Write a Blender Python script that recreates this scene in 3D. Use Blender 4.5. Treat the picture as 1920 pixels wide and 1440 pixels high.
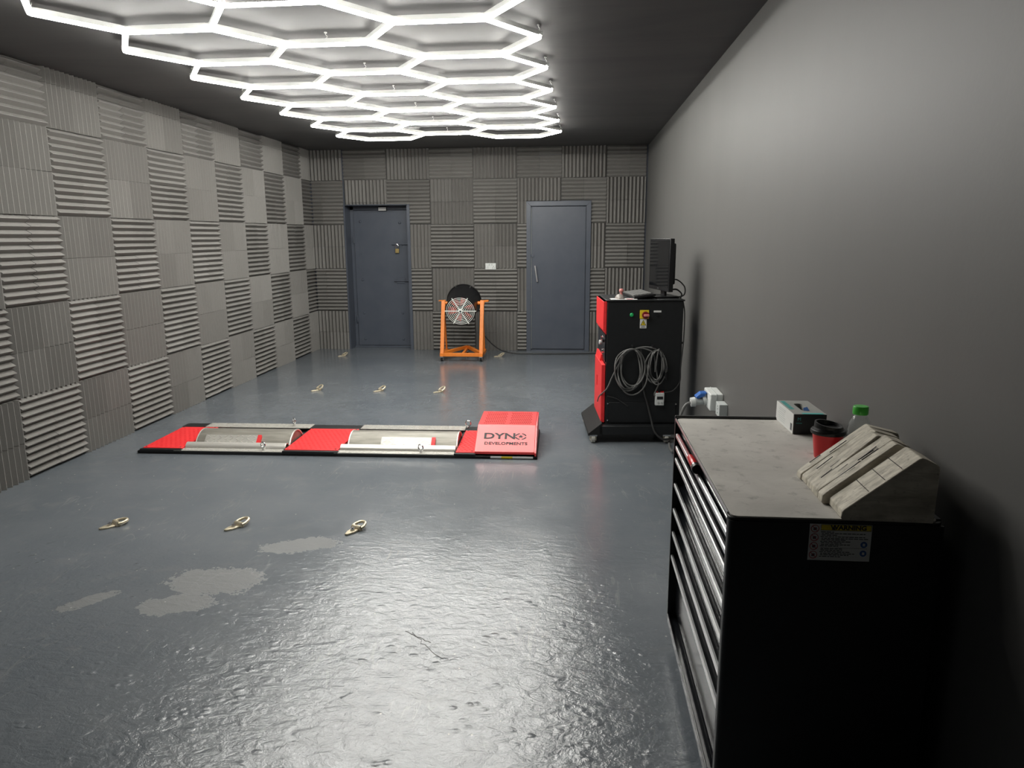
import bpy, bmesh, math, random
from mathutils import Vector, Matrix, Euler
random.seed(7)
R = math.radians
scn = bpy.context.scene
for o in list(bpy.data.objects): bpy.data.objects.remove(o)
COL = scn.collection

# ------------------------------------------------------------------ camera, world, exposure
cd = bpy.data.cameras.new('camera'); cam = bpy.data.objects.new('camera', cd); COL.objects.link(cam)
rt = Vector((0.99582873, 0.09104306, -0.00602563)); up = Vector((-0.01245203, 0.20102829, 0.97950629)); fw = Vector((-0.09038857, 0.97534547, -0.20132341))
m = Matrix((rt, up, -fw)).transposed().to_4x4(); m.translation = (0, 0, 1.599)
cam.matrix_world = m
cd.sensor_width = 36; cd.lens = 1365.3 / 1920 * 36; cd.clip_start = .05
cd.shift_x = 10.13 / 1920; cd.shift_y = 1.6 / 1920
scn.camera = cam
w = bpy.data.worlds.new('world'); scn.world = w; w.use_nodes = True
w.node_tree.nodes['Background'].inputs[0].default_value = (.9, .95, 1, 1)
w.node_tree.nodes['Background'].inputs[1].default_value = .0
vs = scn.view_settings; vs.view_transform = 'Standard'; vs.look = 'None'; vs.gamma = 1; vs.use_curve_mapping = False
vs.exposure = 1.3
TUBE_LIGHT = 26.0

# ------------------------------------------------------------------ room measures
XL, XR, YB, YF, ZC = -3.69, .96, 10.182, -5.5, 2.756
FOAM = .048            # peak height of the foam above the wall
D1 = (-3.187, -2.30, 2.015)      # doorway in the back wall: x0, x1, top
D2 = (-.655, .22, 2.045)         # framed door

# ------------------------------------------------------------------ materials
def mat(name, col, rough=.5, metal=0., spec=.5, **k):
    m = bpy.data.materials.new(name); m.use_nodes = True
    b = m.node_tree.nodes['Principled BSDF']
    b.inputs['Base Color'].default_value = (*col, 1); b.inputs['Roughness'].default_value = rough
    b.inputs['Metallic'].default_value = metal; b.inputs['Specular IOR Level'].default_value = spec
    for kk, v in k.items(): b.inputs[kk.replace('_', ' ')].default_value = v
    return m
class N:
    def __init__(s, m): s.t = m.node_tree; s.b = s.t.nodes['Principled BSDF']
    def new(s, typ, **k):
        n = s.t.nodes.new(typ)
        for a, v in k.items():
            if a.startswith('i_'):
                key = a[2:].replace('_', ' '); n.inputs[int(key) if key.isdigit() else key].default_value = v
            else: setattr(n, a, v)
        return n
    def link(s, a, b): s.t.links.new(a, b)
    def coord(s, which='Object'): return s.new('ShaderNodeTexCoord').outputs[which]
    def mapped(s, scale=(1, 1, 1), rot=(0, 0, 0), loc=(0, 0, 0), src=None):
        mp = s.new('ShaderNodeMapping'); mp.inputs['Scale'].default_value = scale; mp.inputs['Rotation'].default_value = rot; mp.inputs['Location'].default_value = loc
        s.link(src or s.coord(), mp.inputs['Vector']); return mp.outputs[0]
    def noise(s, scale, detail=4, rough=.5, dist=0, vec=None):
        n = s.new('ShaderNodeTexNoise'); n.inputs['Scale'].default_value = scale; n.inputs['Detail'].default_value = detail
        n.inputs['Roughness'].default_value = rough; n.inputs['Distortion'].default_value = dist
        s.link(vec or s.coord(), n.inputs['Vector']); return n.outputs['Fac']
    def ramp(s, fac, stops):
        r = s.new('ShaderNodeValToRGB'); cr = r.color_ramp
        while len(cr.elements) < len(stops): cr.elements.new(.5)
        for e, (p, c) in zip(cr.elements, stops):
            e.position = p; e.color = (c, c, c, 1) if isinstance(c, (int, float)) else (*c, 1)
        s.link(fac, r.inputs[0]); return r.outputs[0]
    def mix(s, fac, a, b):
        n = s.new('ShaderNodeMix', data_type='RGBA')
        for val, idx in ((fac, 0), (a, 6), (b, 7)):
            if hasattr(val, 'is_linked') or hasattr(val, 'links'): s.link(val, n.inputs[idx])
            else: n.inputs[idx].default_value = val if idx == 0 else (*val, 1)
        return n.outputs[2]
    def math(s, op, a, b=None, c=None):
        n = s.new('ShaderNodeMath', operation=op)
        for i, v in enumerate((a, b, c)):
            if v is None: continue
            if hasattr(v, 'links'): s.link(v, n.inputs[i])
            else: n.inputs[i].default_value = v
        return n.outputs[0]
    def bump(s, h, strength=.3, dist=.01, normal=None):
        n = s.new('ShaderNodeBump'); n.inputs['Strength'].default_value = strength; n.inputs['Distance'].default_value = dist
        s.link(h, n.inputs['Height'])
        if normal: s.link(normal, n.inputs['Normal'])
        return n.outputs[0]
    def set(s, key, out): s.link(out, s.b.inputs[key])

def m_floor():
    m = mat('floor_paint', (.1, .11, .12), .3, spec=1.0); n = N(m)
    co = n.coord()
    sep = n.new('ShaderNodeSeparateXYZ'); n.link(co, sep.inputs[0])
    big = n.noise(.9, 5, .6); mid = n.noise(5, 6, .6, .4)
    base = n.mix(n.ramp(big, [(.35, 0.), (.65, 1.)]), (.115, .131, .148), (.150, .165, .180))
    base = n.mix(n.ramp(mid, [(.55, 0.), (.75, .5)]), base, (.18, .188, .195))
    # bare worn concrete patches, each with its own outline
    wob = n.noise(9, 6, .7); wob2 = n.noise(38, 4, .7)
    patch = None
    for (x, y, rx, ry, a) in [(-1.68, 3.06, .23, .14, .1), (-1.74, 2.83, .17, .09, .3), (-1.42, 3.49, .20, .085, .35), (-2.16, 2.83, .13, .05, .9)]:
        mp = n.new('ShaderNodeMapping', vector_type='TEXTURE'); mp.inputs['Location'].default_value = (x, y, 0)
        mp.inputs['Rotation'].default_value = (0, 0, a); mp.inputs['Scale'].default_value = (rx, ry, 1)
        n.link(co, mp.inputs[0])
        ln = n.new('ShaderNodeVectorMath', operation='LENGTH'); n.link(mp.outputs[0], ln.inputs[0])
        d = n.math('ADD', ln.outputs['Value'], n.math('MULTIPLY', n.math('SUBTRACT', wob, .5), 1.5))
        d = n.math('ADD', d, n.math('MULTIPLY', n.math('SUBTRACT', wob2, .5), 1.1))
        mk = n.ramp(d, [(.93, 1.), (1., 0.)])
        patch = mk if patch is None else n.math('MAXIMUM', patch, mk)
    grit = n.noise(150, 3, .7)
    conc = n.mix(grit, (.085, .082, .076), (.165, .158, .143))
    col = n.mix(n.math('MULTIPLY', patch, n.math('ADD', .30, n.math('MULTIPLY', grit, .45))), base, conc)
    # chips and fine scratches
    v = n.new('ShaderNodeTexVoronoi'); v.inputs['Scale'].default_value = 16; v.inputs['Randomness'].default_value = 1; n.link(co, v.inputs['Vector'])
    chip = n.math('MULTIPLY', n.ramp(v.outputs['Distance'], [(.05, 1.), (.085, 0.)]), n.ramp(n.noise(11, 2), [(.50, 0.), (.58, 1.)]))
    scr = None
    for ang, sc in ((.5, 1.4), (-.35, 1.1), (1.25, 1.7)):
        q = n.noise(2.2, 3, .5, 1.6, n.mapped((sc, sc * .16, 1), (0, 0, ang)))
        l = n.ramp(n.math('ABSOLUTE', n.math('SUBTRACT', q, .5)), [(0., 1.), (.004, 0.)])
        scr = l if scr is None else n.math('MAXIMUM', scr, l)
    scr = n.math('MULTIPLY', scr, n.ramp(n.noise(2.6, 3), [(.5, 0.), (.62, .8)]))
    marks = n.math('MAXIMUM', n.math('MULTIPLY', chip, .8), n.math('MULTIPLY', scr, .22))
    col = n.mix(marks, col, (.42, .42, .4))
    n.set('Base Color', col)
    rough = n.math('ADD', n.math('MULTIPLY', mid, .16), .14)
    rough = n.math('MAXIMUM', rough, n.math('MULTIPLY', patch, .62))
    n.set('Roughness', rough)
    # lumpy trowelled surface: strongest on the older slab before the rollers
    lump = n.noise(11, 4, .55, .8, n.mapped((1, 1.7, 1), (0, 0, .45)))
    lump2 = n.noise(46, 4, .65, .5)
    near = n.new('ShaderNodeMapRange'); near.inputs['From Min'].default_value = 4.2; near.inputs['From Max'].default_value = 2.9
    near.inputs['To Min'].default_value = .16; near.inputs['To Max'].default_value = 1
    n.link(n.math('ADD', sep.outputs['Y'], n.math('MULTIPLY', big, .9)), near.inputs['Value'])
    dent = n.new('ShaderNodeTexVoronoi'); dent.inputs['Scale'].default_value = 17; n.link(n.mapped((1, 1.5, 1), (0, 0, .4)), dent.inputs['Vector'])
    dents = n.math('MULTIPLY', n.ramp(dent.outputs['Distance'], [(.12, 1.), (.34, 0.)]), n.ramp(n.noise(4.5, 3), [(.48, 0.), (.6, 1.)]))
    h = n.math('ADD', n.math('MULTIPLY', lump, .75), n.math('MULTIPLY', lump2, .22))
    h = n.math('ADD', h, n.math('MULTIPLY', n.noise(130, 2, .6), .08))
    h = n.math('ADD', h, n.math('MULTIPLY', dents, .30))
    h = n.math('MULTIPLY', h, near.outputs[0])
    h = n.math('ADD', h, n.math('MULTIPLY', patch, n.math('MULTIPLY', grit, .10)))
    n.set('Normal', n.bump(h, .6, .0125))
    return m
def m_wall():
    m = mat('charcoal_wall_paint', (.15, .15, .147), .55, spec=.35); n = N(m)
    a = n.noise(1.3, 5, .6, .3, n.mapped((1, 1, .35))); b = n.noise(60, 3, .6)
    n.set('Base Color', n.mix(a, (.104, .102, .098), (.136, .133, .127)))
    n.set('Normal', n.bump(b, .06, .004)); return m
def m_ceiling():
    m = mat('dark_ceiling_paint', (.05, .05, .052), .6, spec=.25); n = N(m)
    a = n.noise(.7, 6, .65, .8, n.mapped((.6, 2.2, 1))); b = n.noise(25, 4, .6)
    n.set('Base Color', n.mix(n.ramp(a, [(.35, 0.), (.65, 1.)]), (.078, .077, .077), (.106, .104, .101)))
    n.set('Normal', n.bump(b, .1, .004)); return m
def m_foam():
    m = mat('grey_acoustic_foam', (.2, .195, .185), .95, spec=.1); n = N(m)
    oi = n.new('ShaderNodeObjectInfo'); g = n.noise(220, 2, .7)
    c = n.mix(oi.outputs['Random'], (.212, .205, .192), (.268, .260, .245))
    n.set('Base Color', n.mix(n.math('MULTIPLY', g, .5), c, (.13, .127, .12)))
    n.set('Normal', n.bump(g, .35, .002)); return m
def m_noisy(name, c0, c1, scale, rough, metal=0., bump=.05, stretch=(1, 1, 1), spec=.5, detail=5):
    m = mat(name, c0, rough, metal, spec); n = N(m)
    a = n.noise(scale, detail, .6, .2, n.mapped(stretch))
    n.set('Base Color', n.mix(n.ramp(a, [(.3, 0.), (.7, 1.)]), c0, c1))
    if bump: n.set('Normal', n.bump(a, bump, .004))
    return m
def m_wood(name, rx):
    m = mat(name, (.5, .46, .38), .7, spec=.3); n = N(m)
    g = n.noise(28, 6, .65, .3, n.mapped((.25, 2.2, 1.0))); s = n.noise(70, 4, .7); dd = n.noise(9, 4, .6)
    c = n.mix(n.ramp(g, [(.25, 0.), (.6, 1.)]), (.24, .215, .17), (.68, .63, .53))
    c = n.mix(n.ramp(s, [(.6, 0.), (.75, .75)]), c, (.12, .10, .08))
    c = n.mix(n.ramp(dd, [(.5, 0.), (.75, .5)]), c, (.33, .295, .23))
    n.set('Base Color', c); n.set('Normal', n.bump(g, .35, .004)); return m
def m_emit(name, col, st):
    m = bpy.data.materials.new(name); m.use_nodes = True; nt = m.node_tree; nt.nodes.clear()
    e = nt.nodes.new('ShaderNodeEmission'); e.inputs[0].default_value = (*col, 1); e.inputs[1].default_value = st
    o = nt.nodes.new('ShaderNodeOutputMaterial'); nt.links.new(e.outputs[0], o.inputs[0]); return m
def m_mat_top():
    m = mat('worn_rubber_mat', (.3, .29, .27), .8, spec=.2); n = N(m)
    a = n.noise(5, 6, .6, .4); b = n.noise(90, 3, .6, 0, n.mapped((.35, 2.4, 1))); c = n.noise(26, 5, .65)
    col = n.mix(n.ramp(a, [(.3, 0.), (.7, 1.)]), (.45, .43, .40), (.60, .575, .535))
    col = n.mix(n.ramp(c, [(.56, 0.), (.78, .8)]), col, (.22, .21, .195))
    n.set('Base Color', col); n.set('Normal', n.bump(b, .25, .002)); return m
def m_checker_steel():
    m = mat('checker_plate', (.62, .61, .56), .4, .35); n = N(m)
    a = n.noise(6, 4); n.set('Base Color', n.mix(a, (.40, .39, .355), (.56, .55, .51)))
    return m

M = dict(
    floor=m_floor(), wall=m_wall(), ceil=m_ceiling(), foam=m_foam(),
    bluegrey=m_noisy('blue_grey_gloss_paint', (.064, .075, .097), (.079, .090, .113), 4, .38, 0, .02),
    black=m_noisy('black_powder_coat', (.007, .008, .009), (.010, .011, .012), 30, .45, 0, .03),
    blackgloss=mat('black_gloss_enamel', (.008, .009, .011), .16),
    blackplast=mat('black_plastic', (.007, .007, .008), .38, spec=.4),
    rubber=mat('black_rubber', (.012, .012, .012), .75, spec=.3),
    red=m_noisy('red_enamel', (.74, .024, .028), (.82, .034, .036), 40, .45, 0, .05),
    redgloss=mat('red_gloss_plastic', (.62, .012, .016), .3),
    redsatin=mat('red_satin_plate', (.76, .03, .032), .45, 0, .8, Coat_Weight=.7, Coat_Roughness=.32),
    orange=m_noisy('orange_enamel', (.72, .19, .02), (.78, .23, .03), 30, .42, 0, .03),
    steel=m_noisy('brushed_steel', (.6, .58, .53), (.8, .78, .73), 14, .32, .55, .04, (.4, 6, 6)),
    roller=m_noisy('worn_roller_steel', (.19, .18, .155), (.32, .305, .265), 10, .5, .5, .05, (.5, 4, 4)),
    checker=m_checker_steel(),
    zinc=m_noisy('zinc_plated_steel', (.5, .43, .31), (.75, .67, .5), 60, .35, .6, .1),
    chrome=mat('bright_metal', (.75, .75, .75), .18, 1.),
    alu=m_noisy('brushed_aluminium', (.62, .62, .63), (.8, .8, .8), 20, .28, .95, .02, (8, .3, 8)),
    white=mat('white_plastic', (.68, .70, .68), .4), whitedim=mat('light_grey_plastic', (.5, .53, .52), .45),
    paper=mat('white_paper', (.7, .7, .68), .7), grille=mat('pale_grille_wire', (.85, .87, .82), .4),
    bladered=mat('red_fan_blade', (.8, .085, .04), .5),
    yellow=mat('yellow_print', (.75, .58, .02), .5), ink=mat('black_print', (.012, .012, .014), .6), inkgrey=mat('grey_print', (.08, .08, .09), .6),
    redprint=mat('red_print', (.38, .03, .04), .6), blueprint=mat('blue_print', (.03, .12, .36), .6), teal=mat('teal_print', (.06, .42, .40), .5),
    greenlamp=mat('green_lamp_cap', (.02, .42, .12), .25), brass=mat('brass', (.62, .47, .2), .3, .9),
    mattop=m_mat_top(), screen=mat('monitor_glass', (.004, .0045, .006), .05, 0, .5),
    cable=mat('dark_grey_cable', (.03, .03, .03), .45), cablelt=mat('grey_cable', (.14, .14, .135), .45), keys=mat('pale_worn_keys', (.17, .17, .165), .5),
    bluecap=mat('blue_plug_cap', (.03, .13, .45), .4), greycard=mat('grey_card', (.33, .33, .31), .6), darkcard=mat('dark_card', (.012, .018, .02), .45),
    greencap=mat('green_bottle_cap', (.05, .45, .04), .4), woodA=m_wood('weathered_timber', 0), woodB=m_wood('weathered_timber_block', 1),
    tan=mat('mouse_shell', (.25, .22, .2), .3), pink=mat('pink_red_plastic', (.62, .22, .2), .4),
    tyre=mat('grey_castor_wheel', (.42, .41, .37), .5), maroon=mat('dark_red_plastic', (.2, .015, .02), .4), hooks=mat('hook_wire', (.7, .7, .68), .3, .6),
    housing=mat('clear_white_housing', (.72, .72, .70), .35),
)
tubem = m_emit('led_tube_glow', (1., .985, .93), TUBE_LIGHT)
M['tube'] = tubem
g = mat('bottle_plastic', (.95, .97, .97), .06); g.node_tree.nodes['Principled BSDF'].inputs['Transmission Weight'].default_value = .95
g.node_tree.nodes['Principled BSDF'].inputs['IOR'].default_value = 1.3; M['pet'] = g

# ------------------------------------------------------------------ mesh helpers
class MB:
    def __init__(s): s.v = []; s.f = []
    def add(s, vs, fs):
        o = len(s.v); s.v += [tuple(v) for v in vs]; s.f += [tuple(o + i for i in f) for f in fs]; return s
    def box(s, a, b, mtx=None):
        (x0, y0, z0), (x1, y1, z1) = a, b
        vs = [Vector(p) for p in ((x0, y0, z0), (x1, y0, z0), (x1, y1, z0), (x0, y1, z0), (x0, y0, z1), (x1, y0, z1), (x1, y1, z1), (x0, y1, z1))]
        if mtx: vs = [mtx @ v for v in vs]
        return s.add(vs, [(0, 3, 2, 1), (4, 5, 6, 7), (0, 1, 5, 4), (1, 2, 6, 5), (2, 3, 7, 6), (3, 0, 4, 7)])
    def bar(s, p0, p1, wx, wz, upv=(0, 0, 1)):      # rectangular bar between two points
        p0, p1 = Vector(p0), Vector(p1); d = (p1 - p0); L = d.length; d.normalize()
        u = Vector(upv); x = d.cross(u)
        if x.length < 1e-4: x = d.cross(Vector((1, 0, 0)))
        x.normalize(); u = x.cross(d)
        mt = Matrix((x, d, u)).transposed().to_4x4(); mt.translation = p0
        return s.box((-wx / 2, 0, -wz / 2), (wx / 2, L, wz / 2), mt)
    def prism(s, prof, axis, a, b):                 # profile in the two other axes, extruded a..b along axis
        def mk(p, t):
            return {'x': (t, p[0], p[1]), 'y': (p[0], t, p[1]), 'z': (p[0], p[1], t)}[axis]
        n = len(prof); vs = [mk(p, a) for p in prof] + [mk(p, b) for p in prof]
        fs = [tuple(range(n))[::-1], tuple(range(n, 2 * n))] + [(i, (i + 1) % n, n + (i + 1) % n, n + i) for i in range(n)]
        return s.add(vs, fs)
    def cyl(s, p0, p1, r0, r1=None, n=20, caps=True):
        r1 = r0 if r1 is None else r1
        p0, p1 = Vector(p0), Vector(p1); d = (p1 - p0).normalized()
        x = d.orthogonal().normalized(); y = d.cross(x)
        vs = []
        for p, r in ((p0, r0), (p1, r1)):
            for i in range(n):
                t = 2 * math.pi * i / n; vs.append(p + x * r * math.cos(t) + y * r * math.sin(t))
        fs = [(i, (i + 1) % n, n + (i + 1) % n, n + i) for i in range(n)]
        if caps: fs += [tuple(range(n))[::-1], tuple(range(n, 2 * n))]
        return s.add(vs, fs)
    def tube(s, path, r, n=8, closed=False):
        P = [Vector(p) for p in path]; k = len(P); rings = []
        prev = None
        for i, p in enumerate(P):
            a = P[(i - 1) % k] if (closed or i > 0) else P[i]; b = P[(i + 1) % k] if (closed or i < k - 1) else P[i]
            d = (b - a).normalized()
            if prev is None: x = d.orthogonal().normalized()
            else:
                x = prev - d * prev.dot(d)
                x = x.normalized() if x.length > 1e-6 else d.orthogonal().normalized()
            prev = x; y = d.cross(x)
            rings.append([p + x * r * math.cos(2 * math.pi * j / n) + y * r * math.sin(2 * math.pi * j / n) for j in range(n)])
        o = len(s.v)
        for rg in rings: s.v += [tuple(q) for q in rg]
        m = k if closed else k - 1
        for i in range(m):
            for j in range(n):
                A = o + i * n; B = o + ((i + 1) % k) * n
                s.f.append((A + j, A + (j + 1) % n, B + (j + 1) % n, B + j))
        if not closed:
            s.f.append(tuple(o + j for j in range(n))[::-1]); s.f.append(tuple(o + (k - 1) * n + j for j in range(n)))
        return s
    def ring(s, c, nrm, R_, r, n=32, k=6):
        c = Vector(c); d = Vector(nrm).normalized(); x = d.orthogonal().normalized(); y = d.cross(x)
        return s.tube([c + x * R_ * math.cos(2 * math.pi * i / n) + y * R_ * math.sin(2 * math.pi * i / n) for i in range(n)], r, k, True)
    def lathe(s, prof, c=(0, 0, 0), n=32, mtx=None):
        o = len(s.v); k = len(prof)
        for i in range(n):
            t = 2 * math.pi * i / n
            for (r, z) in prof:
                v = Vector((r * math.cos(t), r * math.sin(t), z))
                if mtx: v = mtx @ v
                s.v.append(tuple(v + Vector(c)))
        for i in range(n):
            for j in range(k - 1):
                a = o + i * k + j; b = o + ((i + 1) % n) * k + j
                s.f.append((a, b, b + 1, a + 1))
        return s
    def mesh(s, name, sharp=32):
        me = bpy.data.meshes.new(name); me.from_pydata(s.v, [], s.f)
        bm = bmesh.new(); bm.from_mesh(me); bmesh.ops.recalc_face_normals(bm, faces=bm.faces); bm.to_mesh(me); bm.free()
        me.shade_smooth(); me.set_sharp_from_angle(angle=R(sharp)); me.update(); return me
    def build(s, name, mt, parent=None, bevel=0, sharp=32, seg=2):
        me = s.mesh(name, sharp); me.materials.append(M[mt]); return link(name, me, parent, bevel, seg)
def link(name, me, parent=None, bevel=0, seg=2):
    o = bpy.data.objects.new(name, me); COL.objects.link(o); o.parent = parent
    if bevel:
        b = o.modifiers.new('bevel', 'BEVEL'); b.width = bevel; b.segments = seg; b.limit_method = 'ANGLE'; b.angle_limit = R(40)
    return o
def tag(o, label, cat, group=None):
    o['label'] = label; o['category'] = cat
    if group: o['group'] = group
    return o
def thing(name, label, cat, loc=(0, 0, 0), rz=0, group=None):
    o = bpy.data.objects.new(name, None); COL.objects.link(o); o.location = loc; o.rotation_euler = (0, 0, rz); o.empty_display_size = .05
    return tag(o, label, cat, group)
def struct(name, mb, mt, **k):
    o = mb.build(name, mt, **k); o['kind'] = 'structure'; return o
def carve(o, cutter):
    """cut the closed cutter shapes out of o and bake the result into its mesh"""
    cm = bpy.data.meshes.new('cutter'); cm.from_pydata(cutter.v, [], cutter.f)
    bm = bmesh.new(); bm.from_mesh(cm); bmesh.ops.recalc_face_normals(bm, faces=bm.faces); bm.to_mesh(cm); bm.free()
    c = bpy.data.objects.new('cutter', cm); COL.objects.link(c); c.parent = o.parent
    b = o.modifiers.new('cut', 'BOOLEAN'); b.operation = 'DIFFERENCE'; b.solver = 'EXACT'; b.object = c
    bpy.context.view_layer.update()
    me = bpy.data.meshes.new_from_object(o.evaluated_get(bpy.context.evaluated_depsgraph_get()))
    o.modifiers.clear(); o.data = me
    bpy.data.objects.remove(c); bpy.data.meshes.remove(cm)
    me.set_sharp_from_angle(angle=R(12))
    return o
def spline(pts, sub=8, closed=False):
    P = [Vector(p) for p in pts]; out = []; k = len(P)
    for i in range(k if closed else k - 1):
        p1, p2 = P[i], P[(i + 1) % k]
        p0 = P[(i - 1) % k] if (closed or i > 0) else p1; p3 = P[(i + 2) % k] if (closed or i + 2 < k) else p2
        for j in range(sub):
            t = j / sub
            out.append(.5 * ((2 * p1) + (p2 - p0) * t + (2 * p0 - 5 * p1 + 4 * p2 - p3) * t * t + (3 * p1 - p0 - 3 * p2 + p3) * t ** 3))
    if not closed: out.append(P[-1])
    return out
def text(name, body, size, mt, parent, loc, rot, depth=.0006, align='CENTER', sx=1., weight=0.):
    cu = bpy.data.curves.new(name, 'FONT'); cu.body = body; cu.size = size; cu.extrude = depth; cu.align_x = align; cu.align_y = 'CENTER'; cu.offset = weight
    cu.resolution_u = 3
    tmp = bpy.data.objects.new(name, cu); COL.objects.link(tmp)
    bpy.context.view_layer.update()
    me = bpy.data.meshes.new_from_object(tmp.evaluated_get(bpy.context.evaluated_depsgraph_get()))
    bpy.data.objects.remove(tmp)
    me.materials.clear(); me.materials.append(M[mt])
    o = link(name, me, parent); o.location = loc; o.rotation_euler = rot; o.scale = (sx, 1, 1)
    return o

# ================================================================== THE ROOM
PIT = (-3.10, -.80, 5.13, 5.64)
mb = MB()
xs = [XL - .3, PIT[0], PIT[1], XR + .3]; ys = [YF - .3, PIT[2], PIT[3], YB + .6]
vid = {}
for i, x in enumerate(xs):
    for j, y in enumerate(ys): vid[i, j] = len(mb.v); mb.v.append((x, y, 0))
for i in range(3):
    for j in range(3):
        if (i, j) != (1, 1): mb.f.append((vid[i, j], vid[i + 1, j], vid[i + 1, j + 1], vid[i, j + 1]))
floor = struct('floor', mb, 'floor')
struct('ceiling', MB().box((XL - .2, YF - .2, ZC), (XR + .2, YB + .6, ZC + .15)), 'ceil')
wl = struct('wall_left', MB().box((XL - .2, YF - .2, 0), (XL, YB + .6, ZC)), 'wall')
struct('wall_right', MB().box((XR, YF - .2, 0), (XR + .2, YB + .6, ZC)), 'wall')
struct('wall_front', MB().box((XL, YF - .2, 0), (XR, YF, ZC)), 'wall')
mb = MB()
mb.box((XL, YB, 0), (D1[0], YB + .27, ZC)).box((D1[0], YB, D1[2]), (D1[1], YB + .27, ZC)).box((D1[1], YB, 0), (XR, YB + .27, ZC)).box((XL, YB + .27, 0), (XR, YB + .4, ZC))
wb = struct('wall_back', mb, 'bluegrey')

# crack in the paint, a real hairline lying in the floor surface
rc = random.Random(3)
def crack(pts, wd):
    mb = MB()
    for (a, b) in zip(pts[:-1], pts[1:]):
        mb.bar((a[0], a[1], .0004), (b[0], b[1], .0004), wd * rc.uniform(.5, 1.2), .0012)
    return mb
def jitter(a, b, n, amp):
    return [(a[0] + (b[0] - a[0]) * i / n + rc.uniform(-amp, amp), a[1] + (b[1] - a[1]) * i / n + rc.uniform(-amp, amp)) for i in range(n + 1)]
crack(jitter((-.672, 2.69), (-.555, 2.61), 9, .006), .003).build('crack', 'ink', floor)
crack(jitter((-.65, 2.68), (-.49, 2.50), 10, .008), .002).build('crack', 'ink', floor)

# ------------------------------------------------------------------ acoustic foam tiles
PITCH = .05; cache = {}
def foam_mesh(horiz, u0, u1, v0, v1):
    key = (horiz, *[round(q, 4) for q in (u0, u1, v0, v1)])
    if key in cache: return cache[key]
    lo, hi = (v0, v1) if horiz else (u0, u1); a, b = (u0, u1) if horiz else (v0, v1)
    base, peak, fl = .007, FOAM - .001, .0018
    def n_at(t):
        q = (t % PITCH) / PITCH
        d = abs(q - .5) * PITCH
        return peak if d < fl else base + (peak - base) * (1 - (d - fl) / (PITCH / 2 - fl))
    br = {lo, hi}
    k = math.floor(lo / PITCH) - 1
    while k * PITCH < hi + PITCH:
        for t in (k * PITCH, k * PITCH + PITCH / 2 - fl, k * PITCH + PITCH / 2 + fl):
            if lo < t < hi: br.add(round(t, 6))
        k += 1
    ts = sorted(br)
    prof = [(lo, 0.)] + [(t, n_at(t)) for t in ts] + [(hi, 0.)]
    mb = MB(); n = len(prof)
    P = lambda t, h, e: (e, t, h) if horiz else (t, e, h)
    vs = [P(t, h, a) for t, h in prof] + [P(t, h, b) for t, h in prof]
    fs = [(i, i + 1, n + i + 1, n + i) for i in range(n - 1)] + [tuple(range(n)), tuple(range(n, 2 * n))[::-1]]
    mb.add(vs, fs); me = mb.mesh('foam_tile', 10); me.materials.append(M['foam']); cache[key] = me
    return me
rf = random.Random(11)
def foam(parent, horiz, org, ux, rect):
    """rect in tile coordinates (u along the wall, v up) relative to the tile's own corner org"""
    u0, u1, v0, v1 = rect
    if u1 - u0 < .012 or v1 - v0 < .012: return
    e = .0012
    me = foam_mesh(horiz, u0 + e, u1 - e, v0 + e, v1 - e)
    o = bpy.data.objects.new('foam_tile', me); COL.objects.link(o); o.parent = parent
    u = Vector(ux); v = Vector((0, 0, 1)); nn = u.cross(v)
    mt = Matrix((u, v, nn)).transposed().to_4x4()
    mt = Matrix.Translation(Vector(org) + nn * rf.uniform(-.002, .003)) @ mt @ Matrix.Rotation(R(rf.uniform(-.25, .25)), 4, 'Z')
    o.matrix_world = mt
ZB = .5525
zc = [(0, .2525, -.0475), (.2525, .5525, .2525)] + [(ZB + .3 * i, ZB + .3 * (i + 1), ZB + .3 * i) for i in range(7)] + [(ZB + 2.1, ZC, ZB + 2.1)]
def row_of(k): return 0 if k < 2 else (k - 2) // 2 + 1
# left wall: u runs away from the camera so that the normal is +x  (u x v = n)
for jc in range(-4, 9):
    for half in range(2):
        y0 = 4.999 + .6 * jc + .3 * half; y1 = min(y0 + .3, YB - .002)
        if y0 > YB - .02: continue
        for k, (z0, z1, zorg) in enumerate(zc):
            hz = (jc + row_of(k)) % 2 == 1
            foam(wl, hz, (XL, y0, zorg), (0, 1, 0), (0, y1 - y0, z0 - zorg, z1 - zorg))
# back wall: normal -y, u runs along +x
def cut(rect, hole):
    x0, x1, z0, z1 = rect; hx0, hx1, hz1 = hole
    if x1 <= hx0 or x0 >= hx1 or z0 >= hz1: return [rect]
    out = []
    if x0 < hx0: out.append((x0, hx0, z0, z1))
    if x1 > hx1: out.append((hx1, x1, z0, z1))
    if z1 > hz1: out.append((max(x0, hx0), min(x1, hx1), hz1, z1))
    return out
X0 = -3.1825
cols = [(-3.645, -3.505, -3.805, -1), (-3.505, -3.207, -3.505, -1)]
for i in range(7):
    for h in range(2):
        a = X0 + .6 * i + .3 * h; b = min(a + .3, .936)
        if a < .93: cols.append((a, b, a, i))
for (a, b, xorg, i) in cols:
    for k, (z0, z1, zorg) in enumerate(zc):
        hz = (i + row_of(k)) % 2 == 0
        for r1 in cut((a, b, z0, z1), (D1[0] - .004, D1[1] + .03, D1[2] + .012)):
            for r2 in cut(r1, D2):
                foam(wb, hz, (xorg, YB, zorg), (1, 0, 0), (r2[0] - xorg, r2[1] - xorg, r2[2] - zorg, r2[3] - zorg))

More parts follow.
